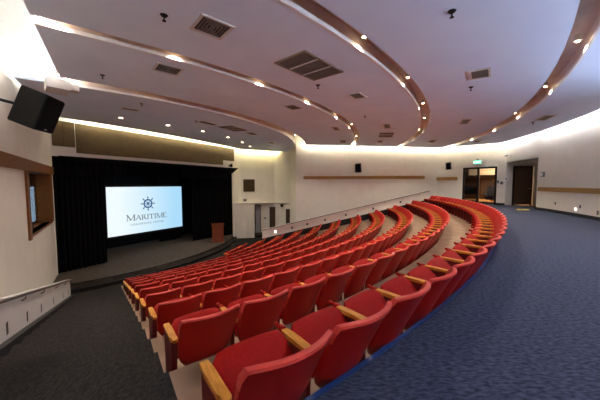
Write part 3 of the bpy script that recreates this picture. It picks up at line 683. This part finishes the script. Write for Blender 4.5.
for x, y, lb in ((164, 15, 'black sprinkler head beside the biggest square ceiling vent'), (452, 11, 'black sprinkler head near the top between the outer light slots'), (318, 85, 'small sprinkler head below the three-panel grille'), (102.5, 75, 'small sprinkler head near the left wall'), (471, 87, 'small sprinkler head below the white-framed rectangular vent'), (365, 116, 'tiny sprinkler head between the two middle light slots'), (196, 121, 'tiny sprinkler head above the stage downlights'), (533, 122, 'small sprinkler head by the outer thin ceiling vent'), (141.5, 103.5, 'tiny sprinkler head above the left stage downlight')):
    p = on_ceiling(x, y); o = empty('sprinkler', p, 0, lb, 'sprinkler')
    bm = bmesh.new(); bmesh.ops.create_cone(bm, cap_ends=True, segments=14, radius1=.045, radius2=.06, depth=.02, matrix=Matrix.Translation((0, 0, -.01))); obj('rosette', bm, M['plastic'], o)
    bm = bmesh.new(); tube(bm, [(0, 0, -.02), (0, 0, -.085)], .012); bmesh.ops.create_cone(bm, cap_ends=True, segments=12, radius1=.032, radius2=.028, depth=.008, matrix=Matrix.Translation((0, 0, -.09))); obj('nozzle', bm, M['plastic'], o)
def spot(p, e, col=(1, .86, .72), ang_=120, blend=.6, rad=.05, rot=(0, 0, 0)):
    l = bpy.data.lights.new('downlight_beam', 'SPOT'); l.energy = e; l.color = col; l.spot_size = math.radians(ang_); l.spot_blend = blend; l.shadow_soft_size = rad
    o = bpy.data.objects.new('downlight_beam', l); COL.objects.link(o); o.location = p; o.rotation_euler = rot
def downlight(p, label, group, r=.07, e=60, drop=0):
    o = empty('downlight', p, 0, label, 'light', group)
    bm = bmesh.new(); n = 20
    prof = [(r * 1.25, .0), (r * 1.25, -.02), (r, -.025), (r * .9, .02)]
    rs = [[bm.verts.new((a * math.cos(2 * PI * k / n), a * math.sin(2 * PI * k / n), z)) for k in range(n)] for a, z in prof]
    for a, b in zip(rs, rs[1:]):
        for k in range(n): bm.faces.new((a[k], a[(k + 1) % n], b[(k + 1) % n], b[k]))
    obj('trim_ring', bm, M['ventw'], o, smooth=True)
    bm = bmesh.new(); bmesh.ops.create_cone(bm, cap_ends=True, segments=18, radius1=r * .82, radius2=r * .82, depth=.012, matrix=Matrix.Translation((0, 0, .0))); obj('lens', bm, M['lamp'], o)
    spot(p + Vector((0, 0, -.05)), e)
for x, y, lb in ((121, 117.5, 'stage downlight furthest from the podium side'), (168, 125, 'second stage downlight along the row above the stage'), (203, 131, 'third stage downlight, left of the wide dark grille'), (228, 137, 'fourth stage downlight, below the wide dark grille'), (242.5, 142, 'fifth stage downlight above the cream side wall'), (250, 146, 'last stage downlight next to the cove glow')):
    p = on_ceiling(x, y); downlight(p + Vector((0, 0, -.0)), 'round lit ' + lb, 'downlights over the stage', .10, 110)
def slot_light(i, deg, label, e):
    r1, r2 = SL[i]; rm = (r1 + r2) / 2 + (-.03 if i < 3 else .03); z = cone(rm) + SLH - .02
    p = P(rm, deg, z); o = empty('slot_light', p, math.radians(deg), label, 'light', 'small spotlights in the ceiling light slots')
    bm = bmesh.new(); tube(bm, [(0, 0, 0), (0, 0, -.1)], .062, 16); obj('housing', bm, M['ventw'], o, smooth=True)
    bm = bmesh.new(); bmesh.ops.create_cone(bm, cap_ends=True, segments=16, radius1=.03, radius2=.03, depth=.012, matrix=Matrix.Translation((0, 0, -.105))); obj('lens', bm, M['lamp'], o)
    spot(p + Vector((0, 0, -.125)), e * 2.3, ang_=112, blend=.5, rad=.035)
def deg_of(x, y): return ang(on_ceiling(x, y))
SLN = ['innermost', 'second', 'third', 'outermost']
for i, pts, e in ((0, [(62, 84), (150, 95), (245, 117), (297, 138)], 100), (1, [(62, 31), (175, 59), (260, 85), (308, 103), (335, 118), (349, 128), (355, 139)], 75), (2, [(366, 46), (411, 84), (428, 108), (428, 122), (420, 133), (409, 141)], 75), (3, [(566, 53), (537, 94), (514, 118), (488, 131), (463, 140)], 75)):
    for j, (x, y) in enumerate(pts):
        where = '%s one %s' % (['first', 'second', 'third', 'fourth', 'fifth', 'sixth', 'seventh'][j], 'from the left wall' if i < 2 else 'down from the top')
        slot_light(i, deg_of(x, y), 'warm spotlight in the %s ceiling slot, %s' % (SLN[i], where), e)

# invented uplights out of view, added to tint the rear ceiling blue
for i, (dg, lb) in enumerate(((-36, 'added cool uplight out of view on the back wall nearest the doors'), (-43, 'added cool uplight out of view in the middle of the back wall'), (-50, 'added cool uplight out of view on the back wall behind the last seats'))):
    p = P(RC, dg, 2.25); o = empty('added_uplight', p, math.radians(dg) - PI / 2, lb, 'light')
    bm = bmesh.new(); slab(bm, [(-.30, -.005), (.30, -.005), (.22, -.20), (-.22, -.20)], -.02, .0); slab(bm, [(-.30, -.19), (.30, -.19), (.30, -.21), (-.30, -.21)], -.02, .14)
    for s_ in (-1, 1): slab(bm, [(s_ * .30 - .01, -.005), (s_ * .30 + .01, -.005), (s_ * .30 + .01, -.21), (s_ * .30 - .01, -.21)], -.02, .14)
    obj('housing', bm, M['grey'], o); obj('lamp', bx((0, -.1, .03), (.5, .05, .04)), M['tubec'], o)
    d_in = (P(0, 0) - P(1, dg)).normalized(); aim = (d_in * .8 + Vector((0, 0, 1))).normalized()
    l = bpy.data.lights.new('added_uplight_beam', 'SPOT'); l.energy = UPE; l.color = (.62, .74, 1); l.spot_size = math.radians(150); l.spot_blend = .7; l.shadow_soft_size = .12
    q = bpy.data.objects.new('added_uplight_beam', l); COL.objects.link(q); q.location = p + d_in * .11 + Vector((0, 0, .17)); q.rotation_euler = (-aim).to_track_quat('Z', 'Y').to_euler()
# ------------------------------------------------------------------ seats
W = .56
def make_shell():
    bm = bmesh.new(); nu, nv = 12, 9
    def pt(u, v, off):
        z = .165 + .632 * v
        hw = (.232 + .040 * v) * (1 if v > .34 else (1 - .46 * ((.34 - v) / .34) ** 2.1))
        if v > .93: hw -= (v - .93) * .25
        x = u * hw
        y = .20 + .25 * v + .05 * v * v - (.045 + .03 * v) * abs(u) ** 2.2 + off
        if v < .25: y -= .02 * (1 - v / .25) ** 2
        z -= .012 * abs(u) ** 6 * (v > .9)
        z += .02 * (1 - v) * abs(u) ** 2
        return (x + W / 2, y, z)
    f = [[bm.verts.new(pt(-1 + 2 * i / nu, j / nv, 0)) for i in range(nu + 1)] for j in range(nv + 1)]
    b = [[bm.verts.new(pt(-1 + 2 * i / nu, j / nv, -.034)) for i in range(nu + 1)] for j in range(nv + 1)]
    for j in range(nv):
        for i in range(nu): bm.faces.new((f[j][i], f[j][i + 1], f[j + 1][i + 1], f[j + 1][i])); bm.faces.new((b[j][i], b[j + 1][i], b[j + 1][i + 1], b[j][i + 1]))
    lpf = f[0][:] + [r[-1] for r in f[1:]] + f[-1][-2::-1] + [r[0] for r in f[-2:0:-1]]
    lpb = b[0][:] + [r[-1] for r in b[1:]] + b[-1][-2::-1] + [r[0] for r in b[-2:0:-1]]
    for i in range(len(lpf)): j = (i + 1) % len(lpf); bm.faces.new((lpf[i], lpb[i], lpb[j], lpf[j]))
    rim = bmesh.new(); pts = [pt(-1 + 2 * i / 16, v, -.017) for i, v in [(0, .80), (0, .90)]] + [pt(-1 + 2 * i / 16, 1, -.017) for i in range(17)] + [pt(1, .90, -.017), pt(1, .80, -.017)]
    # flattened rounded bead over the top edge
    rr = []
    for i, p in enumerate(pts):
        p = Vector(p); rr.append([rim.verts.new(p + Vector(q)) for q in ((0, -.020, -.010), (0, -.017, .006), (0, 0, .010), (0, .017, .006), (0, .020, -.010))])
    for a, c in zip(rr, rr[1:]):
        for k in range(4): rim.faces.new((a[k], a[k + 1], c[k + 1], c[k]))
        rim.faces.new((a[4], a[0], c[0], c[4]))
    rim.faces.new(rr[0]); rim.faces.new(rr[-1][::-1])
    cu = bmesh.new(); nu2, nv2 = 8, 6
    g = [[cu.verts.new((lambda q, k: (q[0], q[1] - .034 - .035 * k, q[2]))(pt(u * .88, v, 0), math.sqrt(max(0, (1 - u ** 4) * (1 - ((v - .55) / .42) ** 4))))) for u in [-1 + 2 * i / nu2 for i in range(nu2 + 1)]] for v in [.16 + .79 * j / nv2 for j in range(nv2 + 1)]]
    for j in range(nv2):
        for i in range(nu2): cu.faces.new((g[j][i], g[j][i + 1], g[j + 1][i + 1], g[j + 1][i]))
    return bm, rim, cu
def make_seat_pad():
    bm = bmesh.new(); n = 9; m_ = 8
    top, bot = [], []
    h = Vector((0, .18, .345)); dirv = Vector((0, -.74, .67)).normalized(); nrm = Vector((0, .67, .74))   # pad raised; nrm points to the backrest
    for j in range(m_ + 1):
        v = j / m_; hw = .246 * (1 if v < .8 else (1 - .16 * ((v - .8) / .2) ** 2.5))
        rowt, rowb = [], []
        for i in range(n + 1):
            u = -1 + 2 * i / n
            th = .045 * (1 - abs(u) ** 4 * .6) * (1 - (2 * v - 1) ** 6 * .7)
            c = Vector((W / 2 + u * hw, 0, 0)) + h + dirv * (.37 * v - .012 * abs(u) ** 3 * v)
            rowt.append(bm.verts.new(c + nrm * (th))); rowb.append(bm.verts.new(c - nrm * (th * .8 + .01)))
        top.append(rowt); bot.append(rowb)
    for j in range(m_):
        for i in range(n): bm.faces.new((top[j][i], top[j][i + 1], top[j + 1][i + 1], top[j + 1][i])); bm.faces.new((bot[j][i], bot[j + 1][i], bot[j + 1][i + 1], bot[j][i + 1]))
    lt = top[0][:] + [r[-1] for r in top[1:]] + top[-1][-2::-1] + [r[0] for r in top[-2:0:-1]]; lb = bot[0][:] + [r[-1] for r in bot[1:]] + bot[-1][-2::-1] + [r[0] for r in bot[-2:0:-1]]
    for i in range(len(lt)): j = (i + 1) % len(lt); bm.faces.new((lt[i], lb[i], lb[j], lt[j]))
    return bm
def make_standard(endp=False):
    bm = bmesh.new(); w = .05 if endp else .042
    a, c = (-.06, .24) if endp else (.0, .20)
    pts = [(a + .02, .0), (c - .02, .0), (c - .02, .3), (c, .538), (a, .538), (a + .02, .3)]
    l = [bm.verts.new((-w / 2, y, z)) for y, z in pts]; r = [bm.verts.new((w / 2, y, z)) for y, z in pts]
    bm.faces.new(l); bm.faces.new(r[::-1])
    for i in range(6): bm.faces.new((l[i], l[(i + 1) % 6], r[(i + 1) % 6], r[i]))
    box(bm, (0, .1, .008), (.09, .26, .016))
    return bm
def make_arm():
    bm = bmesh.new(); pts = [(-.026, -.09), (.026, -.09), (.030, .0), (.030, .20), (.016, .215), (.016, .27), (-.016, .27), (-.030, .25), (-.030, 0)]
    slab(bm, pts, .540, .572); bmesh.ops.bevel(bm, geom=[e for e in bm.edges], offset=.004, segments=1, affect='EDGES'); return bm
def make_bracket():
    bm = bmesh.new(); box(bm, (.0, -.115, .560), (.04, .06, .045), bev=.008); box(bm, (.018, -.16, .578), (.028, .045, .028), bev=.006); box(bm, (-.014, -.155, .550), (.02, .04, .02), bev=.004); box(bm, (0, -.07, .518), (.032, .08, .04), bev=.004); return bm
shell, rim, cush = make_shell()
proto = empty('auditorium_seat', (0, 0, 0))
bk_ = obj('backrest', shell, M['shell'], proto, smooth=True); rm_ = obj('top_rim', rim, M['rim'], bk_, smooth=True); cu_ = obj('cushion', cush, M['pad'], bk_, smooth=True)
se_ = obj('seat', make_seat_pad(), M['pad'], proto, smooth=True)
st_ = obj('side_panel', make_standard(), M['steel'], proto); ar_ = obj('armrest', make_arm(), M['arm'], st_); br_ = obj('arm_bracket', make_bracket(), M['shell'], st_)
est = obj('side_panel', make_standard(True), M['steel'], proto); ear = obj('armrest', make_arm(), M['arm'], est)
tag(rm_, 'pale red rim'); tag(ar_, 'orange brown wooden armrest'); tag(ear, 'orange brown wooden armrest')
ORD = 'zeroth first second third fourth fifth sixth seventh eighth ninth tenth eleventh twelfth thirteenth fourteenth fifteenth sixteenth seventeenth eighteenth nineteenth'.split()
TEN = {2: 'twent', 3: 'thirt'}
def ordw(n): return ORD[n] if n < 20 else (TEN[n // 10] + 'ieth' if n % 10 == 0 else TEN[n // 10] + 'y-' + ORD[n % 10])
def cp(o, parent=None):
    c = o.copy(); COL.objects.link(c); c.parent = parent
    return c
OS = .42
first = True; count = 0
YG = 18.26
for k in range(11):
    R = RED - .3 - PITCH * k; zt = -RISE * (k + 1)
    pl_ = L(OS, circ_line(R, OS)); a1 = ang(pl_) if k < 10 else -20.6
    a2 = math.degrees(math.asin((YG - .06 - CY) / (R + .15)))
    Ln = math.radians(a2 - a1) * R; n = int(Ln / W + .25); w = Ln / n
    for i in range(n + 0):
        th0 = math.radians(a1) + w * i / R; thm = th0 + W / 2 / R
        q = Vector((CX + R * math.cos(th0), CY + R * math.sin(th0), zt))
        # local x tangential (increasing angle), local y radial outward
        rz_ = thm - PI / 2
        # +x tangential direction of increasing angle is (-sin, cos) = rotation thm + 90deg; mirror handled by rotating about the centre
        root = cp(proto)
        # local axes: x -> tangent, y -> outward ; right-handed needs x = outward rotated -90 = clockwise, so flip order: start from the far side
        th1 = math.radians(a1) + w * (i + 1) / R
        q = Vector((CX + R * math.cos(th1), CY + R * math.sin(th1), zt)); thm = (th0 + th1) / 2
        root.location = q; root.rotation_euler = (0, 0, thm - PI / 2)
        root['category'] = 'chair'; root['group'] = 'red folding seats in curved rows'
        if i < n - i:  where = '%s from the left aisle' % ordw(i + 1)
        else: where = '%s from the far knee wall' % ordw(n - i)
        rowl = 'rear row' if k == 0 else ('%s row from the back' % ordw(k + 1) if k < 6 else ('%s row from the stage' % ordw(11 - k) if k < 10 else 'short front row'))
        if k == 10: where = ['at its left end', 'second from its left end', 'third from its left end', 'fourth from its left end', 'fifth from its left end', 'sixth from its left end'][i]; root['label'] = 'red folding seat in the short front row, ' + where
        else: root['label'] = 'red seat, %s, in the %s' % (where, rowl)
        b2 = cp(bk_, root); cp(rm_, b2); cp(cu_, b2); cp(se_, root)
        if i < n - 1: s2 = cp(st_, root); cp(ar_, s2); cp(br_, s2)
        else: s2 = cp(est, root); cp(ear, s2)
        if i == 0:
            s2 = cp(est, root); s2.location = (w, 0, 0); cp(ear, s2)
        count += 1
for o in (ar_, br_, ear, rm_, cu_, bk_, se_, st_, est, proto): bpy.data.objects.remove(o)
print('seats', count)

# ------------------------------------------------------------------ area light of foyer, camera, render look
def area(p, e, sx, sy, col=(1, .9, .75), rot=(0, 0, 0)):
    l = bpy.data.lights.new('ceiling_panel_light', 'AREA'); l.energy = e; l.shape = 'RECTANGLE'; l.size = sx; l.size_y = sy; l.color = col
    o = bpy.data.objects.new('ceiling_panel_light', l); COL.objects.link(o); o.location = p; o.rotation_euler = rot
area(Vector(fy(.5, 3.5, 3.2)), 260, 3, 3, (1, .75, .45))
w = bpy.data.worlds.new('room air'); S.world = w; w.use_nodes = True; w.node_tree.nodes['Background'].inputs[0].default_value = (.02, .02, .022, 1); w.node_tree.nodes['Background'].inputs[1].default_value = 1
cam = bpy.data.cameras.new('camera'); cam.sensor_width = 36; cam.lens = F / 600 * 36; cam.clip_start = .05; cam.clip_end = 200
co_ = bpy.data.objects.new('camera', cam); COL.objects.link(co_); co_.location = (0, 0, EYE); co_.rotation_euler = (PI / 2 - TH, 0, 0); S.camera = co_
S.view_settings.view_transform = 'Standard'; S.view_settings.look = 'None'; S.view_settings.gamma = 1; S.view_settings.use_curve_mapping = False
S.view_settings.exposure = 0.65
S.cycles.max_bounces = 8; S.cycles.diffuse_bounces = 5; S.cycles.use_denoising = True
